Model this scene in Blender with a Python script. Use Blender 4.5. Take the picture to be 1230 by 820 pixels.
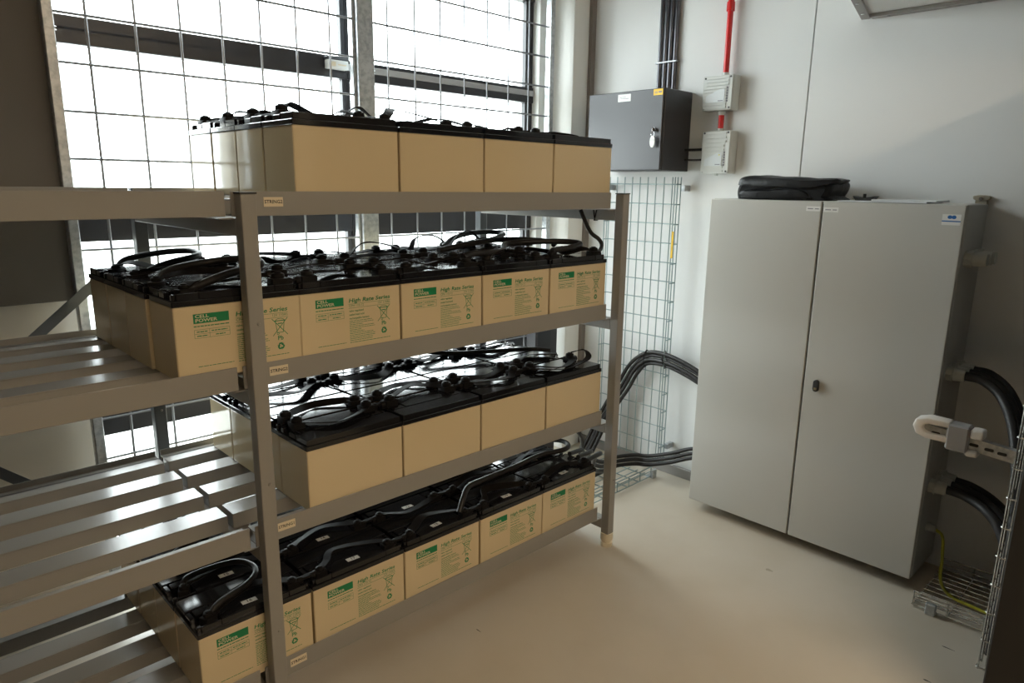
import bpy, bmesh, math, random
from mathutils import Vector, Matrix

# ------------------------------------------------------------------ camera, sky, exposure
for o in list(bpy.data.objects):
    bpy.data.objects.remove(o, do_unlink=True)
scene = bpy.context.scene
COL = scene.collection
YAW, PITCH, ROLL = math.radians(44.29139), math.radians(12.69161), math.radians(-0.77833)
FPX = 833.72
CAM = Vector((-2.2243, -1.7407, 1.5546))
fwd = Vector((math.sin(YAW) * math.cos(PITCH), math.cos(YAW) * math.cos(PITCH), -math.sin(PITCH)))
r0 = Vector((math.cos(YAW), -math.sin(YAW), 0))
d0 = fwd.cross(r0)
right = r0 * math.cos(ROLL) + d0 * math.sin(ROLL)
down = -r0 * math.sin(ROLL) + d0 * math.cos(ROLL)
cd = bpy.data.cameras.new('camera')
cd.sensor_width = 36.0
cd.lens = 36.0 * FPX / 1230.0
cd.clip_start = 0.02
cam = bpy.data.objects.new('camera', cd)
COL.objects.link(cam)
m = Matrix.Identity(4)
for i in range(3):
    m[i][0], m[i][1], m[i][2], m[i][3] = right[i], -down[i], -fwd[i], CAM[i]
cam.matrix_world = m
scene.camera = cam

world = bpy.data.worlds.new('overcast_sky')
scene.world = world
world.use_nodes = True
bgn = world.node_tree.nodes['Background']
bgn.inputs[0].default_value = (0.93, 0.97, 1.0, 1)
bgn.inputs[1].default_value = 12.0

scene.view_settings.view_transform = 'Standard'
scene.view_settings.look = 'None'
scene.view_settings.gamma = 1.0
scene.view_settings.use_curve_mapping = False
scene.view_settings.exposure = 0.28
LAMP_STRENGTH = 43.0
try:
    scene.cycles.max_bounces = 12
    scene.cycles.diffuse_bounces = 6
    scene.cycles.glossy_bounces = 5
    scene.cycles.transparent_max_bounces = 16
    scene.cycles.sample_clamp_indirect = 6.0
except Exception:
    pass


def portal(loc, sx, sy):
    l = bpy.data.lights.new('window_portal', 'AREA')
    l.shape = 'RECTANGLE'
    l.size, l.size_y = sx, sy
    l.cycles.is_portal = True
    o = bpy.data.objects.new('window_portal', l)
    o.location = loc
    o.rotation_euler = (math.radians(-90), 0, 0)   # looks towards -Y, into the room
    COL.objects.link(o)


portal((-0.49, 1.19, 1.44), 2.4, 2.7)

# ------------------------------------------------------------------ materials


def mat(name, col, rough=0.5, metal=0.0, bump=None, vary=None, coat=0.0, emit=None, spec=None, rvary=None):
    M = bpy.data.materials.new(name)
    M.use_nodes = True
    nt = M.node_tree
    b = nt.nodes['Principled BSDF']
    b.inputs['Base Color'].default_value = (*col, 1)
    b.inputs['Roughness'].default_value = rough
    b.inputs['Metallic'].default_value = metal
    if spec is not None:
        b.inputs['Specular IOR Level'].default_value = spec
    if coat:
        b.inputs['Coat Weight'].default_value = coat
        b.inputs['Coat Roughness'].default_value = 0.08
    if emit:
        b.inputs['Emission Color'].default_value = (*emit[0], 1)
        b.inputs['Emission Strength'].default_value = emit[1]
    tc = None
    if bump or vary or rvary:
        tc = nt.nodes.new('ShaderNodeTexCoord')
    if bump:
        sc_, st, dist = bump
        n = nt.nodes.new('ShaderNodeTexNoise')
        n.inputs['Scale'].default_value = sc_
        n.inputs['Detail'].default_value = 3
        nt.links.new(tc.outputs['Object'], n.inputs['Vector'])
        bp = nt.nodes.new('ShaderNodeBump')
        bp.inputs['Strength'].default_value = st
        bp.inputs['Distance'].default_value = dist
        nt.links.new(n.outputs['Fac'], bp.inputs['Height'])
        nt.links.new(bp.outputs['Normal'], b.inputs['Normal'])
    if vary:
        sc_, c2, lo, hi = vary
        n = nt.nodes.new('ShaderNodeTexNoise')
        n.inputs['Scale'].default_value = sc_
        n.inputs['Detail'].default_value = 6
        nt.links.new(tc.outputs['Object'], n.inputs['Vector'])
        r = nt.nodes.new('ShaderNodeMapRange')
        r.inputs['From Min'].default_value = lo
        r.inputs['From Max'].default_value = hi
        nt.links.new(n.outputs['Fac'], r.inputs['Value'])
        mx = nt.nodes.new('ShaderNodeMix')
        mx.data_type = 'RGBA'
        mx.inputs['A'].default_value = (*col, 1)
        mx.inputs['B'].default_value = (*c2, 1)
        nt.links.new(r.outputs['Result'], mx.inputs['Factor'])
        nt.links.new(mx.outputs['Result'], b.inputs['Base Color'])
    if rvary:
        sc_, r1, r2 = rvary
        n = nt.nodes.new('ShaderNodeTexNoise')
        n.inputs['Scale'].default_value = sc_
        n.inputs['Detail'].default_value = 4
        nt.links.new(tc.outputs['Object'], n.inputs['Vector'])
        r = nt.nodes.new('ShaderNodeMapRange')
        r.inputs['From Min'].default_value = 0.3
        r.inputs['From Max'].default_value = 0.7
        r.inputs['To Min'].default_value = r1
        r.inputs['To Max'].default_value = r2
        nt.links.new(n.outputs['Fac'], r.inputs['Value'])
        nt.links.new(r.outputs['Result'], b.inputs['Roughness'])
    return M


def glass_mat():
    M = bpy.data.materials.new('window_glass')
    M.use_nodes = True
    nt = M.node_tree
    nt.nodes.clear()
    out = nt.nodes.new('ShaderNodeOutputMaterial')
    mx = nt.nodes.new('ShaderNodeMixShader')
    tr = nt.nodes.new('ShaderNodeBsdfTransparent')
    tr.inputs[0].default_value = (0.93, 0.96, 0.95, 1)
    gl = nt.nodes.new('ShaderNodeBsdfGlossy')
    gl.inputs['Roughness'].default_value = 0.02
    lw = nt.nodes.new('ShaderNodeLayerWeight')     # Schlick: 0.04 + 0.96 * facing^5, the same from both sides
    pw = nt.nodes.new('ShaderNodeMath')
    pw.operation = 'POWER'
    pw.inputs[1].default_value = 5.0
    lw.inputs['Blend'].default_value = 0.5
    nt.links.new(lw.outputs['Facing'], pw.inputs[0])
    ma = nt.nodes.new('ShaderNodeMath')
    ma.operation = 'MULTIPLY_ADD'
    ma.inputs[1].default_value = 0.96
    ma.inputs[2].default_value = 0.04
    nt.links.new(pw.outputs[0], ma.inputs[0])
    nt.links.new(ma.outputs[0], mx.inputs[0])
    nt.links.new(tr.outputs[0], mx.inputs[1])
    nt.links.new(gl.outputs[0], mx.inputs[2])
    nt.links.new(mx.outputs[0], out.inputs[0])
    return M


M = {}
M['wall'] = mat('wall_paint', (0.72, 0.72, 0.71), 0.6, bump=(260, 0.35, 0.0012))
M['wall_cream'] = mat('wall_cream', (0.66, 0.61, 0.53), 0.65, bump=(200, 0.2, 0.001))
M['room_far'] = mat('far_wall_grey', (0.10, 0.092, 0.08), 0.7)
M['white'] = mat('white_paint', (0.80, 0.80, 0.77), 0.45)
M['ceiling'] = mat('ceiling_paint', (0.6, 0.59, 0.56), 0.8)
M['floor'] = mat('floor_epoxy', (0.575, 0.515, 0.43), 0.38, bump=(90, 0.06, 0.001),
                 vary=(2.2, (0.51, 0.445, 0.35), 0.42, 0.75), rvary=(3.0, 0.3, 0.5))
M['scuff'] = mat('floor_smudge', (0.40, 0.35, 0.27), 0.6)
M['brown_trim'] = mat('brown_trim', (0.23, 0.20, 0.18), 0.5)
M['dark_board'] = mat('dark_board', (0.135, 0.118, 0.10), 0.7, bump=(300, 0.3, 0.001))
M['frame_dark'] = mat('anthracite_frame', (0.022, 0.022, 0.026), 0.35)
M['frame_grey'] = mat('pale_aluminium', (0.45, 0.45, 0.46), 0.4)
M['glass'] = glass_mat()
M['galv'] = mat('galvanised_steel', (0.52, 0.54, 0.55), 0.42, metal=0.75, vary=(60, (0.36, 0.38, 0.40), 0.4, 0.65))
M['wire'] = mat('zinc_wire', (0.30, 0.37, 0.37), 0.3, metal=0.7)
M['wire_steel'] = mat('chrome_wire', (0.46, 0.45, 0.42), 0.25, metal=0.85)
M['wire_dark'] = mat('window_wire', (0.24, 0.25, 0.27), 0.4, metal=0.5)
M['rack'] = mat('rack_grey_paint', (0.265, 0.255, 0.24), 0.24, bump=(500, 0.05, 0.0005))
M['rack_rear'] = mat('rack_rear_backlit_steel', (0.075, 0.08, 0.088), 0.4)  # rear posts and braces: their backlit shade is put into this darker colour
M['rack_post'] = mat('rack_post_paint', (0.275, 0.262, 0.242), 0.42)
M['case'] = mat('battery_case_cream', (0.64, 0.525, 0.335), 0.09, bump=(6, 0.035, 0.004), spec=0.5)
M['lid'] = mat('battery_lid_black', (0.011, 0.011, 0.013), 0.10, bump=(12, 0.06, 0.003))
M['boot'] = mat('black_rubber', (0.012, 0.011, 0.011), 0.5, spec=0.08)
M['strap'] = mat('black_strap', (0.014, 0.012, 0.011), 0.55, spec=0.03)
M['cable'] = mat('black_cable', (0.018, 0.016, 0.015), 0.42, spec=0.3)
M['lead'] = mat('lead_terminal', (0.35, 0.34, 0.33), 0.45, metal=0.8)
M['green'] = mat('green_print', (0.0, 0.19, 0.065), 0.45)
M['cream_print'] = mat('cream_print', (0.62, 0.55, 0.38), 0.45)
M['sticker'] = mat('sticker_white', (0.72, 0.72, 0.70), 0.5)
M['tag'] = mat('tag_ivory', (0.72, 0.62, 0.45), 0.5)
M['ink'] = mat('black_ink', (0.02, 0.02, 0.02), 0.5)
M['ink_grey'] = mat('grey_ink', (0.22, 0.22, 0.24), 0.5)
M['foot'] = mat('foot_ivory', (0.72, 0.64, 0.48), 0.45)
M['cab'] = mat('cabinet_grey', (0.50, 0.495, 0.465), 0.42, bump=(700, 0.12, 0.0006))
M['cab_dark'] = mat('cabinet_gap', (0.03, 0.03, 0.03), 0.6)
M['blackbox'] = mat('black_powder_coat', (0.035, 0.034, 0.038), 0.36, bump=(900, 0.2, 0.0006))
M['black'] = mat('dark_cabinet', (0.010, 0.009, 0.008), 0.6)
M['boxgrey'] = mat('detector_box_grey', (0.58, 0.59, 0.56), 0.45)
M['boxlabel'] = mat('detector_label', (0.62, 0.65, 0.66), 0.35)
M['red'] = mat('red_pipe', (0.62, 0.012, 0.012), 0.3)
M['conduit'] = mat('steel_conduit', (0.10, 0.10, 0.115), 0.22, metal=0.6)
M['yellow'] = mat('yellow_label', (0.85, 0.52, 0.02), 0.5)
M['steel'] = mat('bright_steel', (0.65, 0.65, 0.66), 0.2, metal=1.0)
M['zinc'] = mat('yellowish_zinc', (0.42, 0.38, 0.30), 0.4, metal=0.7)
M['leather'] = mat('black_leather', (0.009, 0.009, 0.010), 0.42, bump=(24, 0.6, 0.006), spec=0.3)
M['paper'] = mat('paper', (0.75, 0.77, 0.80), 0.6)
M['gland'] = mat('grey_gland', (0.42, 0.42, 0.38), 0.5)
M['yg'] = mat('yellow_green_wire', (0.38, 0.36, 0.02), 0.4)
M['foam'] = mat('white_foam', (0.75, 0.72, 0.68), 0.6)
M['tape'] = mat('grey_tape', (0.34, 0.34, 0.35), 0.25)
M['blue'] = mat('blue_print', (0.02, 0.12, 0.35), 0.4)
M['alu'] = mat('aluminium_angle', (0.30, 0.285, 0.27), 0.45, metal=0.5)
M['lamp'] = mat('lamp_diffuser', (0.8, 0.8, 0.8), 0.5, emit=((1.0, 0.79, 0.54), LAMP_STRENGTH))
M['ground'] = mat('outdoor_ground', (0.45, 0.45, 0.43), 0.8)
M['led'] = mat('yellow_led', (0.8, 0.7, 0.1), 0.3)

# ------------------------------------------------------------------ mesh helpers


class MB:
    def __init__(self):
        self.v, self.f = [], []

    def add(self, vs, fs):
        n = len(self.v)
        self.v += [Vector(p) for p in vs]
        self.f += [[i + n for i in q] for q in fs]
        return self

    def box(self, x0, x1, y0, y1, z0, z1):
        vs = [(x, y, z) for z in (z0, z1) for y in (y0, y1) for x in (x0, x1)]
        return self.add(vs, [(0, 2, 3, 1), (4, 5, 7, 6), (0, 1, 5, 4), (2, 6, 7, 3), (0, 4, 6, 2), (1, 3, 7, 5)])

    def cyl(self, p, q, r, n=12, r2=None):
        p, q = Vector(p), Vector(q)
        t = (q - p).normalized()
        a = t.orthogonal().normalized()
        b = t.cross(a)
        r2 = r if r2 is None else r2
        vs = []
        for c, rr in ((p, r), (q, r2)):
            for i in range(n):
                an = 2 * math.pi * i / n
                vs.append(c + (a * math.cos(an) + b * math.sin(an)) * rr)
        fs = [(i, (i + 1) % n, n + (i + 1) % n, n + i) for i in range(n)]
        fs += [tuple(reversed(range(n))), tuple(range(n, 2 * n))]
        return self.add(vs, fs)

    def tube(self, pts, r, n=8):
        pts = [Vector(p) for p in pts]
        N = len(pts)
        a = None
        vs, fs = [], []
        for i, p in enumerate(pts):
            t = (pts[min(i + 1, N - 1)] - pts[max(i - 1, 0)]).normalized()
            if a is None:
                a = t.orthogonal().normalized()
            else:
                a = (a - t * a.dot(t))
                a = a.normalized() if a.length > 1e-6 else t.orthogonal().normalized()
            b = t.cross(a)
            for k in range(n):
                an = 2 * math.pi * k / n
                vs.append(p + (a * math.cos(an) + b * math.sin(an)) * r)
        for i in range(N - 1):
            for k in range(n):
                fs.append((i * n + k, i * n + (k + 1) % n, (i + 1) * n + (k + 1) % n, (i + 1) * n + k))
        fs += [tuple(reversed(range(n))), tuple(range((N - 1) * n, N * n))]
        return self.add(vs, fs)

    def ribbon(self, pts, w, th, twist):
        pts = [Vector(p) for p in pts]
        N = len(pts)
        vs, fs = [], []
        for i, p in enumerate(pts):
            t = (pts[min(i + 1, N - 1)] - pts[max(i - 1, 0)]).normalized()
            s = t.cross(Vector((0, 0, 1)))
            s = s.normalized() if s.length > 1e-4 else Vector((1, 0, 0))
            u = s.cross(t)
            an = twist(i / (N - 1))
            s2 = s * math.cos(an) + u * math.sin(an)
            u2 = u * math.cos(an) - s * math.sin(an)
            for a, b in ((-1, -1), (1, -1), (1, 1), (-1, 1)):
                vs.append(p + s2 * (a * w / 2) + u2 * (b * th / 2))
        for i in range(N - 1):
            for k in range(4):
                fs.append((i * 4 + k, i * 4 + (k + 1) % 4, (i + 1) * 4 + (k + 1) % 4, (i + 1) * 4 + k))
        fs += [(3, 2, 1, 0), tuple(range((N - 1) * 4, N * 4))]
        return self.add(vs, fs)

    def prism(self, poly, axis, a, b):
        """poly: 2-D outline; axis 'x','y','z' is the extrusion axis"""
        def P(u, v, w):
            return {'x': (w, u, v), 'y': (u, w, v), 'z': (u, v, w)}[axis]
        n = len(poly)
        vs = [P(u, v, a) for u, v in poly] + [P(u, v, b) for u, v in poly]
        fs = [(i, (i + 1) % n, n + (i + 1) % n, n + i) for i in range(n)]
        fs += [tuple(reversed(range(n))), tuple(range(n, 2 * n))]
        return self.add(vs, fs)

    def xf(self, mtx):
        self.v = [mtx @ p for p in self.v]
        return self

    def mesh(self, name, mt, bevel=0.0, smooth=False, seg=1):
        me = bpy.data.meshes.new(name)
        me.from_pydata([tuple(p) for p in self.v], [], [tuple(q) for q in self.f])
        bm = bmesh.new()
        bm.from_mesh(me)
        bmesh.ops.recalc_face_normals(bm, faces=bm.faces)
        if bevel:
            es = [e for e in bm.edges if len(e.link_faces) == 2 and e.calc_face_angle(0) > 0.6]
            bmesh.ops.bevel(bm, geom=es, offset=bevel, segments=seg, affect='EDGES', profile=0.5, clamp_overlap=True)
        if smooth:
            for fc in bm.faces:
                fc.smooth = True
            for e in bm.edges:
                if len(e.link_faces) == 2 and e.calc_face_angle(0) > 0.7:
                    e.smooth = False
        bm.to_mesh(me)
        bm.free()
        me.materials.append(M[mt] if isinstance(mt, str) else mt)
        return me


def obj(name, me, parent=None, loc=None, label=None):
    o = bpy.data.objects.new(name, me)
    COL.objects.link(o)
    if parent is not None:
        o.parent = parent
    if loc is not None:
        o.location = loc
    if label:
        o['label'] = label
    return o


def empty(name, loc=(0, 0, 0)):
    o = bpy.data.objects.new(name, None)
    o.empty_display_size = 0.05
    o.location = loc
    COL.objects.link(o)
    return o


def tag(o, label, cat, group=None, kind=None):
    if label:
        o['label'] = label
    if cat:
        o['category'] = cat
    if group:
        o['group'] = group
    if kind:
        o['kind'] = kind
    return o


def wpart(name, mb, mt, parent, bevel=0.0, smooth=False, seg=1, label=None):
    """a part given in world coordinates, hung under a top-level Empty (or under one of its parts, all at the thing's base)"""
    top = parent
    off = Vector((0, 0, 0))
    while top is not None:
        off += top.location
        top = top.parent
    mb.v = [p - off for p in mb.v]
    return obj(name, mb.mesh(name, mt, bevel, smooth, seg), parent, label=label)


def struct(name, mb, mt, parent=None, bevel=0.0):
    if parent is not None:
        return wpart(name, mb, mt, parent, bevel)
    o = obj(name, mb.mesh(name, mt, bevel))
    o['kind'] = 'structure'
    return o


def spline(pts, n=8):
    P = [Vector(p) for p in pts]
    P = [P[0] * 2 - P[1]] + P + [P[-1] * 2 - P[-2]]
    out = []
    for i in range(1, len(P) - 2):
        a, b, c, d = P[i - 1:i + 3]
        for k in range(n):
            t = k / n
            out.append(0.5 * (2 * b + (c - a) * t + (2 * a - 5 * b + 4 * c - d) * t * t + (3 * b - a - 3 * c + d) * t ** 3))
    out.append(P[-2])
    return out


_tc = {}


def text(body, size, align='LEFT', bold=False, shear=0.0):
    """flat lettering in the XY plane as an MB"""
    key = (body, size, align, bold, shear)
    if key not in _tc:
        cu = bpy.data.curves.new('lettering', 'FONT')
        cu.body = body
        cu.size = size
        cu.align_x = align
        cu.align_y = 'CENTER'
        cu.resolution_u = 2
        cu.shear = shear
        if bold:
            cu.offset = size * 0.02
        o = bpy.data.objects.new('lettering', cu)
        COL.objects.link(o)
        dg = bpy.context.evaluated_depsgraph_get()
        me = bpy.data.meshes.new_from_object(o.evaluated_get(dg))
        _tc[key] = ([v.co.copy() for v in me.vertices], [tuple(p.vertices) for p in me.polygons])
        bpy.data.objects.remove(o, do_unlink=True)
        bpy.data.meshes.remove(me)
        bpy.data.curves.remove(cu)
    v, f = _tc[key]
    b = MB()
    b.add(v, f)
    return b


def flat(mb, mtx):
    """print: lay a flat XY outline onto a surface"""
    return mb.xf(mtx)


# matrices that map (x right, y up) print onto faces
def face_front(x, y, z):      # face with normal -Y
    return Matrix(((1, 0, 0, x), (0, 0, -1, y), (0, 1, 0, z), (0, 0, 0, 1)))


def face_left(x, y, z):       # face with normal -X, reading left to right runs along -Y
    return Matrix(((0, 0, -1, x), (-1, 0, 0, y), (0, 1, 0, z), (0, 0, 0, 1)))


def face_top(x, y, z):
    return Matrix.Translation((x, y, z))


# ------------------------------------------------------------------ the room
XW = 0.945       # right wall
YW = 1.045       # window wall, room face
floor = struct('floor', MB().box(-4.6, 1.25, -4.4, 1.25, -0.12, 0.0), 'floor')
for (x, y, dx, dy) in ((0.362, -1.288, 0.003, 0.021), (0.125, -1.288, 0.004, 0.012), (-0.768, -0.097, 0.002, 0.013), (0.386, -0.623, 0.012, 0.016)):
    wpart('scuff_mark', MB().prism([(x + dx * math.cos(a) * (0.7 + 0.3 * math.sin(3 * a)), y + dy * math.sin(a)) for a in [math.tau * i / 10 for i in range(10)]], 'z', 0.0, 0.0003), 'scuff' if dx > 0.01 else 'ink', floor)
struct('ceiling', MB().box(-4.6, 1.25, -4.4, 1.25, 3.0, 3.12), 'ceiling')
wr = empty('wall_right', (XW, 0, 0))
wr['kind'] = 'structure'
wpart('backing', MB().box(XW + 0.012, XW + 0.14, -4.4, 1.25, 0, 3.0), 'cab_dark', wr)
wpart('wall_panel', MB().box(XW, XW + 0.012, -0.3315, 1.25, 0, 3.0), 'wall', wr, bevel=0.0015)
wpart('wall_panel', MB().box(XW, XW + 0.012, -1.53, -0.3365, 0, 3.0), 'wall', wr, bevel=0.0015)
wpart('wall_panel', MB().box(XW, XW + 0.012, -2.73, -1.535, 0, 3.0), 'wall', wr, bevel=0.0015)
wpart('wall_panel', MB().box(XW, XW + 0.012, -4.4, -2.735, 0, 3.0), 'wall', wr, bevel=0.0015)
struct('wall_left', MB().box(-4.6, -4.48, -4.4, 1.25, 0, 3.0), 'room_far')
struct('wall_back', MB().box(-4.48, XW, -4.4, -4.28, 0, 3.0), 'room_far')
OX0, OX1, OZ0, OZ1 = -1.636, 0.673, 0.10, 2.80
ww = MB()
ww.box(OX1, XW, YW, 1.25, 0, 3.0)
ww.box(OX0, OX1, YW, 1.25, 0, OZ0)
ww.box(OX0, OX1, YW, 1.25, OZ1, 3.0)
struct('wall_window', ww, 'white')
struct('wall_window_left', MB().box(-4.48, OX0, YW, 1.25, 0, 3.0), 'wall_cream')
# corner column and the strip next to the right wall
struct('trim_1', MB().box(0.788, 0.912, 0.90, YW, 0.0, 3.0), 'white', bevel=0.003)
struct('trim_2', MB().box(0.912, XW, 0.88, YW, 0.0, 3.0), 'brown_trim')
struct('trim_3', MB().box(0.765, 0.912, 0.875, 0.90, 0.0, 0.11).box(0.765, 0.788, 0.90, YW, 0.0, 0.11), 'white', bevel=0.003)
struct('baseboard_right', MB().box(XW - 0.018, XW, -0.06, 0.88, 0.0, 0.055), 'alu', bevel=0.002)
# dark board hung on the wall left of the window
o = obj('wall_board', MB().box(-3.4, -1.652, 0.986, YW, 1.15, 2.98).mesh('wall_board', 'dark_board', 0.003))
tag(o, 'large dark grey brown board covering the upper wall left of the mesh', 'board')

# windows: anthracite frame with transoms, panes and sill


def window(n, x0, x1, bands, jambs):
    w = empty('window_%d' % n, ((x0 + x1) / 2, 1.1, OZ0))
    w['kind'] = 'structure'
    for (z0, z1, mtl, dy) in bands:
        wpart('transom', MB().box(x0, x1, 1.085 - dy, 1.15, z0, z1), mtl, w, bevel=0.003)
    for (a, b, mtl) in jambs:
        wpart('jamb', MB().box(a, b, 1.095, 1.125, OZ0, OZ1), mtl, w, bevel=0.002)
    zs = sorted([(b[0], b[1]) for b in bands])
    for (a, b) in zip(zs[:-1], zs[1:]):
        if b[0] - a[1] > 0.08:
            wpart('pane', MB().box(x0 + 0.005, x1 - 0.005, 1.118, 1.122, a[1], b[0]), 'glass', w)
    return w


window(1, OX0, -0.50, [(0.10, 0.16, 'frame_dark', 0), (0.615, 0.76, 'frame_dark', 0), (1.338, 1.475, 'frame_dark', 0),
                       (1.998, 2.088, 'frame_dark', 0), (2.62, 2.80, 'frame_dark', 0)],
       [(OX0, OX0 + 0.012, 'frame_dark'), (-0.52, -0.50, 'frame_dark')])
window(2, -0.50, OX1, [(0.10, 0.16, 'frame_dark', 0), (0.615, 0.76, 'frame_dark', 0), (1.315, 1.475, 'frame_dark', 0),
                       (1.998, 2.034, 'frame_dark', 0), (2.034, 2.062, 'frame_grey', 0.006), (2.062, 2.078, 'frame_dark', 0.0),
                       (2.515, 2.80, 'frame_dark', 0)],
       [(-0.50, -0.48, 'frame_dark'), (0.618, 0.632, 'frame_dark'), (0.642, OX1, 'frame_dark')])
# small white contact on the left transom
cs = empty('window_contact', (-0.556, 1.085, 2.04))
tag(cs, 'small white contact box with printed sticker on the dark window transom', 'contact')
wpart('housing', MB().box(-0.61, -0.512, 1.05, 1.085, 2.030, 2.066), 'sticker', cs, bevel=0.003)
wpart('cap', MB().box(-0.615, -0.507, 1.052, 1.085, 2.066, 2.078), 'frame_dark', cs, bevel=0.002)
wpart('print', MB().box(-0.60, -0.575, 1.0495, 1.05, 2.040, 2.058).box(-0.565, -0.525, 1.0495, 1.05, 2.045, 2.050), 'tag', cs)
# outdoor ground
g = obj('outdoor_ground', MB().box(-12, 12, 1.3, 22, -0.2, -0.1).mesh('outdoor_ground', 'ground'))
g['kind'] = 'structure'

# ------------------------------------------------------------------ steel mesh in front of the windows


def mesh_panel(label, posts, xs, x0, x1, zs, ztop, zbot):
    root = empty('wire_mesh_screen', ((x0 + x1) / 2, 0.96, zbot))
    tag(root, label, 'mesh screen', 'steel mesh screens before the windows')
    wm = MB().tube([(0, 0, 0), (0, 0, ztop - zbot)], 0.0045, 6).mesh('wire', 'wire_dark', smooth=True)
    for x in xs:
        obj('wire', wm, root, (x - root.location.x, 0.009, 0))
    hm = MB().tube([(x0, 0, 0), (x1, 0, 0)], 0.0045, 6)
    hm = hm.mesh('wire', 'wire_dark', smooth=True)
    for z in zs:
        obj('wire', hm, root, (-root.location.x, 0.0, z - zbot))
    for (a, b, ya, yb, mtl) in posts:
        pp = wpart('post', MB().box(a, b, ya, yb, zbot, ztop), mtl, root, bevel=0.003)
        bolt = MB()
        z = zbot + 0.25
        while z < ztop:
            bolt.cyl((b + 0.0, ya + 0.012, z), (b + 0.006, ya + 0.012, z), 0.006, 8)
            z += 0.55
        wpart('bolt', bolt, 'steel', pp)
    return root


zw = [2.07 - 0.15 * k for k in range(-5, 13)]
mesh_panel('galvanised wire mesh screen over the left window, with dark board beside it',
           [(-1.660, -1.627, 0.95, 0.985, 'galv')],
           [-1.533 + 0.1475 * k for k in range(0, 7)], -1.65, -0.535, zw, 2.95, 0.12)
mesh_panel('galvanised wire mesh screen over the right window, near the corner column',
           [(-0.548, -0.535, 0.955, 0.985, 'galv'), (-0.535, -0.456, 0.935, 0.985, 'galv'), (0.655, 0.685, 0.945, 0.985, 'galv')],
           [-0.365 + 0.1465 * k for k in range(0, 7)], -0.456, 0.652, zw, 2.95, 0.12)
# dark box in the corner behind the rack
cb = empty('corner_box', (0.59, 0.89, 0.0))
tag(cb, 'dark blue grey box standing in the corner behind the rack', 'box')
wpart('body', MB().box(0.49, 0.665, 0.85, 0.93, 0.0, 0.775), 'blackbox', cb, bevel=0.006)
wpart('cover', MB().box(0.495, 0.60, 0.842, 0.85, 0.02, 0.765), 'frame_dark', cb, bevel=0.003)

# ------------------------------------------------------------------ battery rack
P, RP = 0.335, 0.1794
BW, BD = 0.3285, 0.1730
LEV = {  # lid-bottom height, x of the right end, number of columns
    'A': (1.700, 0.006, 4), 'B': (1.255, 0.000, 5), 'C': (0.801, -0.002, 4), 'D': (0.358, -0.008, 5)}
CASE_H = 0.187
rack = empty('battery_rack', (-1.48, 0.4, 0.0))
tag(rack, 'long grey steel four-tier battery rack in front of the meshed windows', 'rack')


def post(x0, y0, foot=True):
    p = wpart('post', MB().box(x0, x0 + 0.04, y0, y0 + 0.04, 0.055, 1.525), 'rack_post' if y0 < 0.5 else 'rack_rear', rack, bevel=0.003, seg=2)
    wpart('post_cap', MB().box(x0 - 0.001, x0 + 0.041, y0 - 0.001, y0 + 0.041, 1.525, 1.529), 'ink', p)
    cx_, cy_ = x0 + 0.02, y0 + 0.02
    f = MB()
    f.cyl((cx_, cy_, 0.03), (cx_, cy_, 0.062), 0.028, 16)
    f.cyl((cx_, cy_, 0.018), (cx_, cy_, 0.03), 0.022, 16)
    f.cyl((cx_, cy_, 0.0), (cx_, cy_, 0.018), 0.026, 16)
    wpart('levelling_foot', f, 'foot', p, smooth=True)
    for z in (1.20, 0.76, 0.315):
        wpart('rivet', MB().cyl((cx_ + 0.004, y0 + 0.0, z), (cx_ + 0.004, y0 - 0.003, z), 0.005, 10, 0.003), 'rack_post', p, smooth=True)


for px in (-1.499, 0.032, -3.06):
    post(px, -0.046)
    post(px, 0.80)

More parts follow.
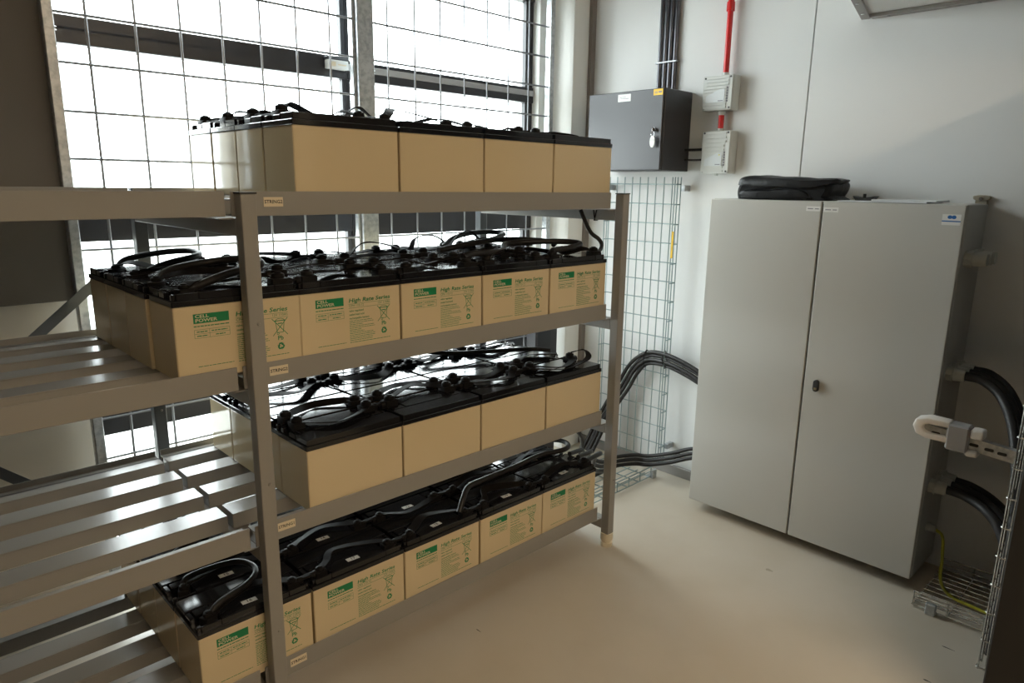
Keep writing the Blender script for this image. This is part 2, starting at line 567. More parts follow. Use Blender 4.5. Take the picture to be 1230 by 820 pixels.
tagtext = {'A': 'STRING2', 'B': 'STRING2', 'C': 'STRING1', 'D': 'STRING1'}
tagx = {'A': -1.423, 'B': -1.436, 'C': -1.442, 'D': -1.431}
for L, (zl, xr, nc) in LEV.items():
    zb = zl - CASE_H
    zt = zl - 0.169
    for (a, b) in ((-3.05, -1.522), (-1.507, 0.004)):
        bm_ = MB()
        bm_.box(a, b, -0.006, -0.002, zt - 0.062, zt)
        bm_.box(a, b, -0.002, 0.045, zb - 0.005, zb)
        be = wpart('front_beam', bm_, 'rack_post', rack, bevel=0.0012)
        if a > -2:
            # small tag with the string number
            tx = tagx[L]
            tz = zt - 0.0265
            wpart('string_tag', MB().box(tx, tx + 0.052, -0.0075, -0.006, tz - 0.012, tz + 0.012), 'tag', be)
            wpart('tag_lettering', flat(text(tagtext[L], 0.0125, 'CENTER', True), face_front(tx + 0.026, -0.0079, tz)), 'ink', be)
        rb = MB()
        rb.box(a, b, 0.755, 0.759, zt - 0.062, zt)
        rb.box(a, b, 0.72, 0.755, zb - 0.005, zb)
        wpart('rear_beam', rb, 'rack_post', rack, bevel=0.0012)
        for k in range(1, 5):
            yc = RP * k + 0.004 - (0.02 if k == 4 else 0)
            wch = 0.040 if k < 4 else 0.03
            ch = MB()
            ch.box(a, b, yc - wch, yc + wch, zb - 0.004, zb)
            ch.box(a, b, yc - wch, yc - wch + 0.003, zb - 0.046, zb - 0.004)
            ch.box(a, b, yc + wch - 0.003, yc + wch, zb - 0.046, zb - 0.004)
            ch.box(a, a + 0.003, yc - wch + 0.003, yc + wch - 0.003, zb - 0.046, zb - 0.004)
            ch.box(b - 0.003, b, yc - wch + 0.003, yc + wch - 0.003, zb - 0.046, zb - 0.004)
            wpart('support_channel', ch, 'rack', rack, bevel=0.001)
    for xp in (-3.06, -1.499, 0.032):
        cbm = MB()
        cbm.box(xp + 0.0005, xp + 0.0395, -0.0055, 0.80, zb - 0.092, zb - 0.047)
        cbm.box(xp - 0.040, xp + 0.0005, -0.002, 0.795, zb - 0.051, zb - 0.047)
        wpart('cross_beam', cbm, 'rack_post', rack, bevel=0.002)
# rear diagonal braces


def brace(x0, z0, x1, z1, y):
    d = Vector((x1 - x0, 0, z1 - z0)).normalized()
    nrm = Vector((-d.z, 0, d.x)) * 0.016
    a, b = Vector((x0, y, z0)), Vector((x1, y, z1))
    t = Vector((0, 0.004, 0))
    vs = [a - nrm, b - nrm, b + nrm, a + nrm]
    vs = vs + [v + t for v in vs]
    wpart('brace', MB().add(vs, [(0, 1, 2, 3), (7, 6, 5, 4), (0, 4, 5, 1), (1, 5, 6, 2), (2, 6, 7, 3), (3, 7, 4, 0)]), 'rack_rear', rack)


brace(-2.45, 0.52, -1.575, 1.264, 0.842)
brace(-2.62, 1.25, -1.48, 0.222, 0.848)

# ------------------------------------------------------------------ battery meshes (local: x 0..BW, y 0 = front, z 0 = base)
case_me = MB().box(0, BW, 0, BD, 0, CASE_H).mesh('case', 'case', 0.0025)


def lid_mesh():
    b = MB()
    z0, z1, z2 = CASE_H, CASE_H + 0.015, CASE_H + 0.033
    b.box(-0.0018, BW + 0.0018, -0.0018, BD + 0.0018, z0, z1)
    # raised top: two long panels with a groove, and the corners left open at the terminals
    b.box(0.066, BW - 0.066, 0.003, 0.098, z1 - 0.001, z2)
    b.box(0.003, BW - 0.003, 0.102, BD - 0.003, z1 - 0.001, z2)
    b.box(0.012, 0.066, 0.003, 0.008, z1 - 0.001, z2)
    b.box(BW - 0.066, BW - 0.012, 0.003, 0.008, z1 - 0.001, z2)
    for s in (0, 1):
        xa = 0.003 if s == 0 else BW - 0.016
        b.box(xa, xa + 0.013, 0.0085, 0.022, z1 - 0.001, z2 - 0.003)
        b.box(xa, xa + 0.013, 0.060, 0.0985, z1 - 0.001, z2 - 0.003)
        xa = 0.020 if s == 0 else BW - 0.064
        b.box(xa, xa + 0.044, 0.066, 0.0985, z1 - 0.001, z2 - 0.001)
    return b.mesh('lid', 'lid', 0.0018)


lid_me = lid_mesh()
term_me = MB().box(-0.009, 0.009, -0.007, 0.007, 0, 0.012).cyl((0, 0, 0.012), (0, 0, 0.019), 0.0055, 6).mesh('terminal', 'lead', 0.001)
TX = (0.042, BW - 0.042)
TY = 0.034


def label_green():
    b = MB()

    def bar(x0, x1, zt, h):
        b.box(x0, x1, -0.0004, 0.0, CASE_H - zt - h, CASE_H - zt)

    def ln(x0, z0, x1, z1, w):
        p, q = Vector((x0, 0, z0)), Vector((x1, 0, z1))
        d = (q - p).normalized()
        n = Vector((-d.z, 0, d.x)) * (w / 2)
        e = Vector((0, -0.0004, 0))
        b.add([p - n + e, q - n + e, q + n + e, p + n + e], [(0, 1, 2, 3)])

    def tx(s, x, zt, size, al='LEFT', bold=False, sh=0.0):
        t = text(s, size, al, bold, sh)
        flat(t, face_front(x, -0.0004, CASE_H - zt))
        b.add(t.v, t.f)
    rnd = random.Random(4)

    def words(x0, x1, zt, h, jag=True):
        x = x0
        end = x1 - (rnd.random() * 0.012 if jag else 0)
        while x < end:
            w = rnd.uniform(0.005, 0.013)
            bar(x, min(x + w, end), zt, h)
            x += w + 0.0016
    bar(0.046, 0.134, 0.0205, 0.024)
    words(0.046, 0.133, 0.0505, 0.0024, False)
    # small data table
    for z in (0.0600, 0.0705, 0.0810):
        bar(0.046, 0.134, z, 0.0007)
    for x in (0.046, 0.083, 0.1333):
        bar(x, x + 0.0007, 0.0600, 0.0217)
    for (x0, x1, z) in ((0.052, 0.078, 0.0645), (0.088, 0.128, 0.0645), (0.052, 0.079, 0.075), (0.098, 0.122, 0.075)):
        words(x0, x1, z, 0.0024, False)
    words(0.049, 0.139, 0.153, 0.0016, False)
    # title block
    t_ = text('High Rate Series', 0.0165, 'LEFT', True, 0.15)
    wmax = max(p.x for p in t_.v)
    t_.v = [Vector((p.x * 0.142 / wmax, p.y, p.z)) for p in t_.v]
    flat(t_, face_front(0.150, -0.0004, CASE_H - 0.0325))
    b.add(t_.v, t_.f)
    bar(0.150, 0.293, 0.0415, 0.0008)
    tx('CPH 110-12', 0.151, 0.0475, 0.0098)
    tx('12V 110Ah', 0.292, 0.0475, 0.0098, 'RIGHT')
    bar(0.150, 0.293, 0.0535, 0.0008)
    tx('valve regulated', 0.151, 0.0625, 0.0080, 'LEFT', True)
    tx('sealed lead acid', 0.151, 0.0735, 0.0080, 'LEFT', True)
    tx('rechargeable battery', 0.151, 0.0845, 0.0080, 'LEFT', True)
    z = 0.0915
    for i in range(12):
        words(0.151, 0.238 if i not in (2, 5, 6) else 0.200, z, 0.0015)
        z += 0.0052
    words(0.151, 0.290, 0.1545, 0.0016, False)
    # crossed-out bin
    cx_ = 0.2685
    ln(cx_ - 0.0125, CASE_H - 0.063, cx_ - 0.0085, CASE_H - 0.095, 0.0016)
    ln(cx_ + 0.0125, CASE_H - 0.063, cx_ + 0.0085, CASE_H - 0.095, 0.0016)
    ln(cx_ - 0.0085, CASE_H - 0.095, cx_ + 0.0085, CASE_H - 0.095, 0.0016)
    ln(cx_ - 0.015, CASE_H - 0.063, cx_ + 0.015, CASE_H - 0.063, 0.0022)
    for i in range(8):
        a0, a1 = math.pi * i / 8, math.pi * (i + 1) / 8
        ln(cx_ + 0.0125 * math.cos(a0), CASE_H - 0.063 + 0.006 * math.sin(a0), cx_ + 0.0125 * math.cos(a1), CASE_H - 0.063 + 0.006 * math.sin(a1), 0.0014)
    for i in range(8):
        a0, a1 = math.tau * i / 8, math.tau * (i + 1) / 8
        ln(cx_ - 0.0065 + 0.003 * math.cos(a0), CASE_H - 0.098 + 0.003 * math.sin(a0), cx_ - 0.0065 + 0.003 * math.cos(a1), CASE_H - 0.098 + 0.003 * math.sin(a1), 0.0014)
    ln(cx_ - 0.006, CASE_H - 0.0705, cx_ + 0.006, CASE_H - 0.0705, 0.0026)
    ln(cx_ - 0.022, CASE_H - 0.0565, cx_ + 0.021, CASE_H - 0.103, 0.0018)
    ln(cx_ + 0.022, CASE_H - 0.0565, cx_ - 0.021, CASE_H - 0.103, 0.0018)
    tx('Pb', cx_, 0.1105, 0.0165, 'CENTER', True)
    # recycling arrows
    for k in range(3):
        a = math.tau * k / 3 + math.pi / 2
        R_ = Matrix.Rotation(-a + math.pi / 2, 3, 'Y')
        ctr = Vector((cx_, -0.0004, CASE_H - 0.1325))
        poly = [(-0.0075, 0.0045), (-0.0045, 0.0095), (0.0035, 0.0095), (0.0055, 0.0065), (0.0085, 0.0080), (0.0050, 0.0012), (-0.0005, 0.0022), (0.0018, 0.0040), (0.0008, 0.0052), (-0.0022, 0.0052), (-0.0040, 0.0028)]
        vs = [ctr + R_ @ Vector((u, 0, v)) for u, v in poly]
        b.add(vs, [tuple(range(len(poly)))])
    return b.mesh('label_print', 'green')


def label_cream():
    b = MB()
    for s, zt in (('CELL', 0.0270), ('POWER', 0.0375)):
        t = text(s, 0.0115, 'LEFT', True)
        t.v = [Vector((p.x * 1.35, p.y, p.z)) for p in t.v]
        flat(t, face_front(0.050, -0.0008, CASE_H - zt))
        b.add(t.v, t.f)
    return b.mesh('brand_lettering', 'cream_print')


green_me, cream_me = label_green(), label_cream()
sticker_me = MB().box(-0.021, 0.021, -0.0095, 0.0095, 0, 0.0006).mesh('number_sticker', 'sticker')

SHELF = {'A': 'top shelf', 'B': 'second shelf', 'C': 'third shelf', 'D': 'bottom shelf'}
ROW = ['front row', 'second row', 'third row', 'back row']
POS = {4: ['leftmost', 'second from left', 'third from left', 'rightmost'],
       5: ['leftmost', 'second from left', 'middle one', 'fourth from left', 'rightmost']}
rnd = random.Random(11)
LIDTOP = CASE_H + 0.033
ROT = {'A': (1, 1, 1, 1), 'B': (0, 0, 0, 0), 'C': (1, 0, 1, 0), 'D': (0, 0, 0, 0)}   # 1: turned round, blank side to the room
number = {}
for i in range(5):
    number[(0, i)] = 16 + i
    number[(1, i)] = 15 - i
TERM = {}      # (level,row,column) -> (left terminal, right terminal) in world space
for L, (zl, xr, nc) in LEV.items():
    zb = zl - CASE_H
    for r in range(4):
        for c in range(nc):
            xl = xr - (nc - c) * P + 0.0045
            if L == 'B' and r == 0 and c == 0:
                xl += 0.006
            jx, jy = rnd.uniform(-0.0012, 0.0012), rnd.uniform(-0.001, 0.001)
            x, y = xl + jx, r * RP + jy + 0.0005
            rot = ROT[L][r]
            root = empty('battery', (x + (BW if rot else 0), y + (BD if rot else 0), zb + 0.0006))
            if rot:
                root.rotation_euler = (0, 0, math.pi)
            printed = L in 'BD' and r == 0
            tag(root, '%s with black lid on %s, %s, %s' % ('green-printed cream battery' if printed else 'plain cream battery', SHELF[L], ROW[r], POS[nc][c]),
                'battery', 'batteries on the ' + SHELF[L])
            cs_ = obj('case', case_me, root)
            obj('lid', lid_me, root)
            for t in TX:
                obj('terminal', term_me, root, (t, TY, CASE_H + 0.015))
            if printed:
                lp = obj('label_print', green_me, root)
                obj('brand_lettering', cream_me, lp)
            if L == 'D' and r < 2:
                st = obj('number_sticker', sticker_me, root, (0.163 + rnd.uniform(-0.01, 0.01), 0.035, LIDTOP))
                st.rotation_euler = (0, 0, rnd.uniform(-0.08, 0.08))
                tm = text(str(number[(r, c)]), 0.017, 'CENTER', True)
                tm.v = [p + Vector((0, 0, 0.0009)) for p in tm.v]
                obj('number', tm.mesh('number', 'ink'), st)
            ty = y + (BD - TY if rot else TY)
            TERM[(L, r, c)] = (Vector((x + TX[0], ty, zb + CASE_H + 0.034)), Vector((x + TX[1], ty, zb + CASE_H + 0.034)))

# ------------------------------------------------------------------ links, straps and loops on the battery lids


def boot_mb(w, d, z1, h, r):
    b = MB()
    b.box(-w, w, -d, d, -0.017, z1)
    b.cyl((0, 0, z1), (0, 0, h), r, 12, r * 0.9)
    b.cyl((0, 0, h), (0, 0, h + 0.004), r * 0.62, 10, r * 0.5)
    b.cyl((w * 0.4, 0, 0.0), (w + 0.014, 0, -0.001), d * 0.72, 10)
    return b


boot_me = {'low': boot_mb(0.019, 0.015, 0.006, 0.016, 0.0145).mesh('boot', 'boot', 0.003, True, 2),
           'high': boot_mb(0.023, 0.019, 0.013, 0.026, 0.0185).mesh('boot', 'boot', 0.003, True, 2)}


def link(L, r, p, q, label, kind, group):
    root = empty('terminal_link', (p + q) / 2)
    tag(root, label, 'battery link', group)
    d = q - p
    an = math.atan2(d.y, d.x)
    for s, pt, a in ((0, p, an), (1, q, an + math.pi)):
        o_ = obj('boot', boot_me[kind], root, pt - root.location)
        o_.rotation_euler = (0, 0, a)
    u = d.normalized()
    n = Vector((-u.y, u.x, 0))
    h = d.length / 2 - 0.012
    vs = []
    for sx in (-h, -h * 0.4, h * 0.4, h):
        up = 0.004 if abs(sx) < h * 0.7 else -0.004
        for a, z in ((-0.009, -0.003), (0.009, -0.003), (0.009, 0.004), (-0.009, 0.004)):
            vs.append(u * sx + n * a + Vector((0, 0, z + up)))
    fs = []
    for i in range(3):
        for k in range(4):
            fs.append((i * 4 + k, i * 4 + (k + 1) % 4, (i + 1) * 4 + (k + 1) % 4, (i + 1) * 4 + k))
    fs += [(3, 2, 1, 0), (12, 13, 14, 15)]
    obj('bar', MB().add(vs, fs).mesh('bar', 'boot', 0.0015), root)
    return root


SEAM = {4: ['left', 'middle', 'right'], 5: ['leftmost', 'second', 'third', 'rightmost']}
for L, (zl, xr, nc) in LEV.items():
    for r in range(4):
        for c in range(nc - 1):
            p, q = TERM[(L, r, c)][1], TERM[(L, r, c + 1)][0]
            link(L, r, p, q, 'black booted link on %s, %s, at %s seam between batteries' % (SHELF[L], ROW[r], SEAM[nc][c]),
                 'low' if L == 'D' else 'high', 'terminal links on the ' + SHELF[L])
# row-to-row link at the left end of the third shelf
link('C', 0, TERM[('C', 0, 0)][0], TERM[('C', 1, 0)][0], 'short black link joining front and second row at left end of third shelf', 'high', 'terminal links on the third shelf')
link('C', 2, TERM[('C', 2, 0)][0], TERM[('C', 3, 0)][0], 'short black link joining third and back row at left end of third shelf', 'high', 'terminal links on the third shelf')
link('A', 0, TERM[('A', 0, 0)][0], TERM[('A', 1, 0)][0], 'short black link joining front and second row at left end of top shelf', 'high', 'terminal links on the top shelf')
link('A', 2, TERM[('A', 2, 0)][0], TERM[('A', 3, 0)][0], 'short black link joining third and back row at left end of top shelf', 'high', 'terminal links on the top shelf')


def strap(name, pts, w, label, group, twist, n=9):
    c0 = Vector(pts[0])
    mb = MB().ribbon([p - c0 for p in spline(pts, n)], w, 0.0032, twist)
    o_ = obj(name, mb.mesh(name, 'strap', smooth=True), None, c0)
    return tag(o_, label, 'strap', group)


rs = random.Random(5)
for L, (zl, xr, nc) in LEV.items():
    z0 = zl + 0.033
    for r in range(4):
        for c in range(nc):
            a, b = TERM[(L, r, c)]
            a, b = a.copy(), b.copy()
            back = 1 if (r == 0 or rs.random() < 0.6) else -1
            if r == 3:
                back = -1
            if ROT[L][r]:
                back = -1 if r > 0 and rs.random() < 0.4 else (1 if r < 3 else -1)
            if L == 'C' and r == 0:
                back = -1 if c != 1 else 1
            amp = rs.uniform(0.035, 0.085) * back
            if ROT[L][r] and back < 0:
                amp = rs.uniform(-0.1, -0.05)
            lift = rs.uniform(0.004, 0.02)
            if L == 'A':
                lift = rs.uniform(0.015, 0.05)
            if L == 'B':
                lift = rs.uniform(0.006, 0.035)
            if L == 'D':
                lift = rs.uniform(0.0, 0.008)
            if L == 'C':
                lift = rs.uniform(0.0, 0.012)
            hb = 0.009
            zs = z0 + hb
            k = rs.uniform(0.35, 0.65)
            pts = [a + Vector((0.0, 0.0, 0.012)),
                   Vector((a.x + 0.035, a.y + amp * 0.35, zs + lift * 0.6)),
                   Vector((a.x + (b.x - a.x) * k, a.y + amp, zs + (lift if rs.random() < 0.5 else 0.0))),
                   Vector((b.x - 0.035, b.y + amp * 0.45, zs + lift * 0.5)),
                   b + Vector((0.0, 0.0, 0.012))]
            t1, t2 = rs.uniform(-0.6, 0.6), rs.uniform(-0.6, 0.6)
            strap('flat_strap', pts, rs.uniform(0.024, 0.034),
                  'flat black strap curving over the lid on %s, %s, %s' % (SHELF[L], ROW[r], POS[nc][c]),
                  'flat straps on the ' + SHELF[L],
                  lambda t, t1=t1, t2=t2: math.sin(math.pi * t) * (t1 * (1 - t) + t2 * t) * 1.3)

# a few free straps that stand up above the lids
free = [
    ('A', [(-1.02, 0.30, 1.752), (-0.97, 0.33, 1.775), (-0.91, 0.36, 1.800), (-0.86, 0.38, 1.785), (-0.80, 0.40, 1.752)], 0.024, 'flat black strap arching highest above the top shelf near the mesh post'),
    ('A', [(-0.80, 0.22, 1.752), (-0.70, 0.26, 1.768), (-0.62, 0.26, 1.775), (-0.52, 0.22, 1.752)], 0.030, 'flat black strap humped over the top shelf right of the mesh post'),
    ('B', [(-0.93, 0.42, 1.305), (-0.86, 0.43, 1.345), (-0.76, 0.44, 1.335), (-0.66, 0.46, 1.305)], 0.022, 'flat black strap bowed above the second shelf left of the mesh post'),
    ('B', [(-0.60, 0.50, 1.305), (-0.56, 0.52, 1.345), (-0.47, 0.52, 1.350), (-0.40, 0.50, 1.305)], 0.022, 'flat black strap folded upward on the second shelf right of the mesh post'),
    ('B', [(-0.52, 0.38, 1.305), (-0.46, 0.38, 1.360), (-0.40, 0.38, 1.372), (-0.32, 0.39, 1.325), (-0.25, 0.40, 1.305)], 0.022, 'tall looped black strap rising from the second shelf before the rear post'),
    ('C', [(-0.33, 0.10, 0.852), (-0.22, 0.02, 0.846), (-0.10, 0.03, 0.850), (-0.03, 0.05, 0.862), (-0.012, 0.09, 0.880), (-0.05, 0.13, 0.868)], 0.024, 'flat black strap curling back at the right end of the third shelf'),
]
for L, pts, w, lab in free:
    strap('flat_strap', pts, w, lab, 'flat straps on the ' + SHELF[L], lambda t: 0.35 * math.sin(6 * t))


def cable(pts, r, label, group=None, mt='cable', name='power_cable', ends=False, n=8, cat='cable'):
    c0 = Vector(pts[0])
    sp = [p - c0 for p in spline(pts, n)]
    if ends:
        root = empty(name, c0)
        tag(root, label, cat, group)
        obj('sheath', MB().tube(sp, r, 10).mesh('sheath', mt, smooth=True), root)
        for p, q in ((sp[0], sp[2]), (sp[-1], sp[-3])):
            o_ = obj('boot', boot_me['low'], root, p + Vector((0, 0, 0.0)))
            d = q - p
            o_.rotation_euler = (0, 0, math.atan2(d.y, d.x))
        return root
    o_ = obj(name, MB().tube(sp, r, 10).mesh(name, mt, smooth=True), None, c0)
    return tag(o_, label, cat, group)


def T(L, r, c, s, dz=0.0):
    p = TERM[(L, r, c)][s]
    return (p.x, p.y, p.z + dz)


B4, B3, B2, B1 = T('B', 3, 0, 0), T('B', 2, 0, 0), T('B', 1, 0, 0), T('B', 0, 0, 0)
cable([B4, (-1.59, 0.60, 1.318), (-1.47, 0.64, 1.330), (-1.405, 0.58, 1.335), (-1.42, 0.48, 1.330), (-1.53, 0.42, 1.318), B3], 0.0095,
      'thick black looped cable at left end of second shelf, joining rear rows', 'row-joining cables', ends=True)
cable([B2, (-1.58, 0.25, 1.318), (-1.45, 0.27, 1.332), (-1.375, 0.22, 1.338), (-1.38, 0.13, 1.330), (-1.50, 0.07, 1.318), B1], 0.0105,
      'thick black looped cable at left end of second shelf, joining front rows', 'row-joining cables', ends=True)
D2, D1 = T('D', 1, 0, 0), T('D', 0, 0, 0)
cable([D1, (-1.60, 0.05, 0.413), (-1.50, 0.085, 0.418), (-1.455, 0.14, 0.420), (-1.47, 0.215, 0.418), (-1.54, 0.245, 0.414), (-1.62, 0.24, 0.412), D2], 0.0085,
      'black cable looped on the bottom shelf left of the post', 'row-joining cables', ends=True)
D4, D3 = T('D', 3, 0, 0), T('D', 2, 0, 0)
cable([D3, (-1.58, 0.42, 0.415), (-1.48, 0.46, 0.420), (-1.46, 0.52, 0.420), (-1.55, 0.58, 0.414), D4], 0.0085,
      'black cable looped at left rear of the bottom shelf', 'row-joining cables', ends=True)
# bottom shelf: thick cable running to the right rear
cable([(-0.745, 0.036, 0.402), (-0.715, 0.05, 0.440), (-0.655, 0.09, 0.455), (-0.566, 0.109, 0.450), (-0.382, 0.125, 0.445), (-0.206, 0.150, 0.440),
       (-0.075, 0.125, 0.440), (-0.015, 0.165, 0.440), (-0.02, 0.235, 0.438), (-0.10, 0.27, 0.432), (-0.20, 0.25, 0.425)], 0.0105,
      'thick glossy black cable rising and running along the bottom shelf lids to a loop', 'thick cables on the shelves')
# second shelf right-hand loops
cable([(-0.72, 0.04, 1.318), (-0.66, 0.055, 1.325), (-0.55, 0.07, 1.322), (-0.46, 0.12, 1.322), (-0.34, 0.23, 1.330), (-0.20, 0.20, 1.335), (-0.10, 0.13, 1.335), (-0.085, 0.07, 1.330), (-0.17, 0.04, 1.322), (-0.27, 0.05, 1.315)], 0.011,
      'thick black cable sweeping across the right half of the second shelf', 'thick cables on the shelves')
cable([(-0.52, 0.40, 1.315), (-0.40, 0.48, 1.340), (-0.25, 0.55, 1.350), (-0.12, 0.56, 1.350), (-0.10, 0.50, 1.345), (-0.20, 0.44, 1.335), (-0.36, 0.37, 1.325)], 0.0105,
      'thick black loop standing behind on the second shelf near the rear post', 'thick cables on the shelves')
cable([(-0.62, 0.30, 1.315), (-0.45, 0.31, 1.332), (-0.30, 0.33, 1.338), (-0.16, 0.31, 1.335), (-0.06, 0.24, 1.325), (-0.10, 0.20, 1.318)], 0.0105,
      'thick black cable lying lengthwise on the second row of the second shelf', 'thick cables on the shelves')
# third shelf right rear loop
cable([(-0.36, 0.60, 0.868), (-0.47, 0.58, 0.880), (-0.52, 0.52, 0.875), (-0.42, 0.44, 0.866), (-0.25, 0.36, 0.864), (-0.12, 0.30, 0.862), (-0.06, 0.24, 0.858)], 0.009,
      'black cable loop at the right rear of the third shelf', 'thick cables on the shelves')
# cable dropping from the top shelf to the right end of the second shelf
tb = T('B', 0, 4, 1)
cable([(-0.055, 0.10, 1.462), (-0.045, 0.09, 1.43), (-0.012, 0.078, 1.372), (0.018, 0.06, 1.345), (0.026, 0.05, 1.322), (0.004, 0.042, 1.300), tb], 0.0085,
      'black cable hanging from the top shelf to the right front battery of second shelf', ends=False)
o = obj('boot', boot_me['high'])
o.name = 'terminal_boot'
o.location = Vector(tb)
tag(o, 'black rubber boot on the right front terminal of the second shelf', 'boot', 'end boots')
o = obj('terminal_boot', boot_me['high'], None, T('D', 0, 4, 1))
tag(o, 'black rubber boot on the right front terminal of the bottom shelf', 'boot', 'end boots')
o = obj('terminal_boot', boot_me['high'], None, T('C', 0, 3, 1))
tag(o, 'black rubber boot on the right front terminal of the third shelf', 'boot', 'end boots')
# loose cable at bottom right going down into the floor tray
cable([(-0.10, 0.30, 0.545), (0.0, 0.30, 0.52), (0.20, 0.30, 0.415), (0.30, 0.34, 0.32), (0.35, 0.39, 0.23), (0.40, 0.44, 0.10), (0.52, 0.46, 0.026), (0.66, 0.46, 0.026)], 0.010,
      'black cable dropping behind the rack end into the floor tray')
# cable bundles between the rack and the cabinet
for k in range(4):
    dx, d = (0.010 * (k % 2)), 0.0212 * k
    cable([(0.70 + dx, 0.665 - d, 0.075), (0.80 + dx, 0.625 - d, 0.28), (0.855 + dx, 0.548 - d, 0.470 - d * 0.35), (0.86 + dx, 0.472 - d * 0.6, 0.600 - d * 0.85), (0.86 + dx, 0.37, 0.678 - d),
           (0.85 + dx, 0.25, 0.692 - d), (0.84 + dx, 0.12, 0.670 - d), (0.83 + dx, 0.0, 0.634 - d), (0.83 + dx, -0.072, 0.610 - d)], 0.0104,
          ['uppermost', 'second', 'third', 'lowest'][k] + ' of four black cables arching across the wall tray into the cabinet', 'upper cable bundle')
for k in range(3):
    d = 0.0255 * k
    tD = T('D', 0, 4, 1)
    cable([(tD[0] + 0.022, tD[1] + 0.05 * k, tD[2] + 0.012), (0.09, 0.06 + 0.055 * k, 0.395 - d * 0.3), (0.17, 0.15 + 0.04 * k, 0.335), (0.30, 0.26 + 0.02 * k, 0.20 + d), (0.46, 0.33, 0.118 + d), (0.62, 0.37, 0.088 + d), (0.74, 0.33, 0.080 + d), (0.775, 0.26, 0.086 + d),
           (0.79, 0.14, 0.132 + d), (0.80, 0.02, 0.190 + d), (0.81, -0.072, 0.205 + d)], 0.0104,
          ['lowest', 'middle', 'uppermost'][k] + ' of three black cables running from bottom shelf to the cabinet', 'lower cable bundle')
# cable ties of the upper bundle
for (yy, zz, lab) in ((0.375, 0.645, 'left'), (0.255, 0.660, 'right')):
    tb_ = MB().tube([(0.86 + 0.022 * math.cos(a), yy + 0.012 * math.sin(a) * (-0.3 if lab == 'left' else 0.2), zz + 0.047 * math.sin(a)) for a in [math.tau * i / 16 for i in range(17)]], 0.0028, 6)
    c0 = Vector((0.86, yy, zz))
    tb_.v = [p - c0 for p in tb_.v]
    o = obj('cable_tie', tb_.mesh('cable_tie', 'boot'), None, c0)
    tag(o, 'black cable tie round the four cables, %s one' % lab, 'cable tie', 'cable ties')

zb_ = LEV['A'][0] - CASE_H
c0 = Vector((0.032, 0.10, zb_ - 0.07))
tb_ = MB().tube([(dx, dy, dz) for dx, dy, dz in ((-0.0025, 0.004, 0.026), (-0.0025, -0.004, -0.012), (-0.0025, -0.006, -0.0245), (0.02, -0.004, -0.0245), (0.0, 0.0, -0.0245), (-0.0025, -0.004, -0.022), (-0.0025, -0.016, 0.022))], 0.0022, 6)
o = obj('cable_tie', tb_.mesh('cable_tie', 'boot'), None, c0)
tag(o, 'black cable tie on the cross beam under the top shelf right end', 'cable tie', 'cable ties')

# ------------------------------------------------------------------ wire trays


def tray(label, base, U, V, N, length, width, lip, pitch_l, pitch_c, group='wire cable trays', mt='wire'):
    """U: run direction, V: across, N: lips rise; base = corner"""
    base, U, V, N = Vector(base), Vector(U), Vector(V), Vector(N)
    root = empty('wire_tray', base)
    tag(root, label, 'wire tray', group)
    r = 0.0030
    nl = int(round(width / pitch_l))
    lm = MB().tube([(0, 0, 0), tuple(U * length)], r, 6).mesh('wire', mt, smooth=True)
    for i in range(nl + 1):
        obj('wire', lm, root, V * (i * width / nl) + N * 0.005)
    for s in (0, 1):
        obj('wire', lm, root, V * (s * width) + N * (lip + 0.001) - V * (0.005 * (1 if s else -1)))
        obj('wire', lm, root, V * (s * width) + N * (lip * 0.55) - V * (0.005 * (1 if s else -1)))
    cmesh = MB().tube([tuple(N * lip), tuple(Vector((0, 0, 0)) + N * 0.006), tuple(V * 0.006), tuple(V * (width - 0.006)), tuple(V * width + N * 0.006), tuple(V * width + N * lip)], r, 6).mesh('cross_wire', mt, smooth=True)
    nc_ = int(length / pitch_c)
    for i in range(nc_ + 1):
        obj('cross_wire', cmesh, root, U * (0.004 + i * pitch_c))
    return root


# upright tray on the right wall
vt = tray('upright zinc wire tray on the wall between rack and cabinet', (0.895, 0.245, 0.065), (0, 0, 1), (0, 1, 0), (-1, 0, 0), 1.54, 0.45, 0.05, 0.05, 0.1)
for (yy, zz) in ((0.222, 1.55), (0.70, 1.55), (0.222, 0.17)):
    wpart('wall_bracket', MB().box(0.89, XW - 0.001, yy, yy + 0.022, zz - 0.015, zz + 0.015), 'galv', vt, bevel=0.002)
wpart('yellow_tag', MB().box(0.838, 0.846, 0.240, 0.247, 1.20, 1.335), 'yellow', vt, label='yellow tape strip')
# tray along the floor behind the rack
ft = tray('zinc wire tray lying on the floor from the rack to the right wall', (-0.9, 0.262, 0.006), (1, 0, 0), (0, 1, 0), (0, 0, 1), 1.72, 0.30, 0.055, 0.05, 0.1)
wpart('clamp', MB().box(0.80, 0.835, 0.245, 0.262, 0.0, 0.05).box(0.80, 0.85, 0.262, 0.30, 0.0, 0.006), 'galv', ft, bevel=0.002)
# tray on the floor right of the cabinet
rt = tray('zinc wire tray on the floor right of the grey cabinet', (0.545, -1.115, 0.006), (0, -1, 0), (1, 0, 0), (0, 0, 1), 0.36, 0.37, 0.055, 0.037, 0.115, mt='wire_steel')
wpart('clamp', MB().box(0.525, 0.545, -1.20, -1.165, 0.0, 0.045), 'galv', rt, bevel=0.003)
# upright tray beside the dark cabinet
ut = tray('upright wire tray beside the dark cabinet at the right edge', (0.285, -1.385, 0.02), (0, 0, 1), (1, 0, 0), (0, -1, 0), 1.9, 0.30, 0.045, 0.05, 0.1, mt='wire_steel')

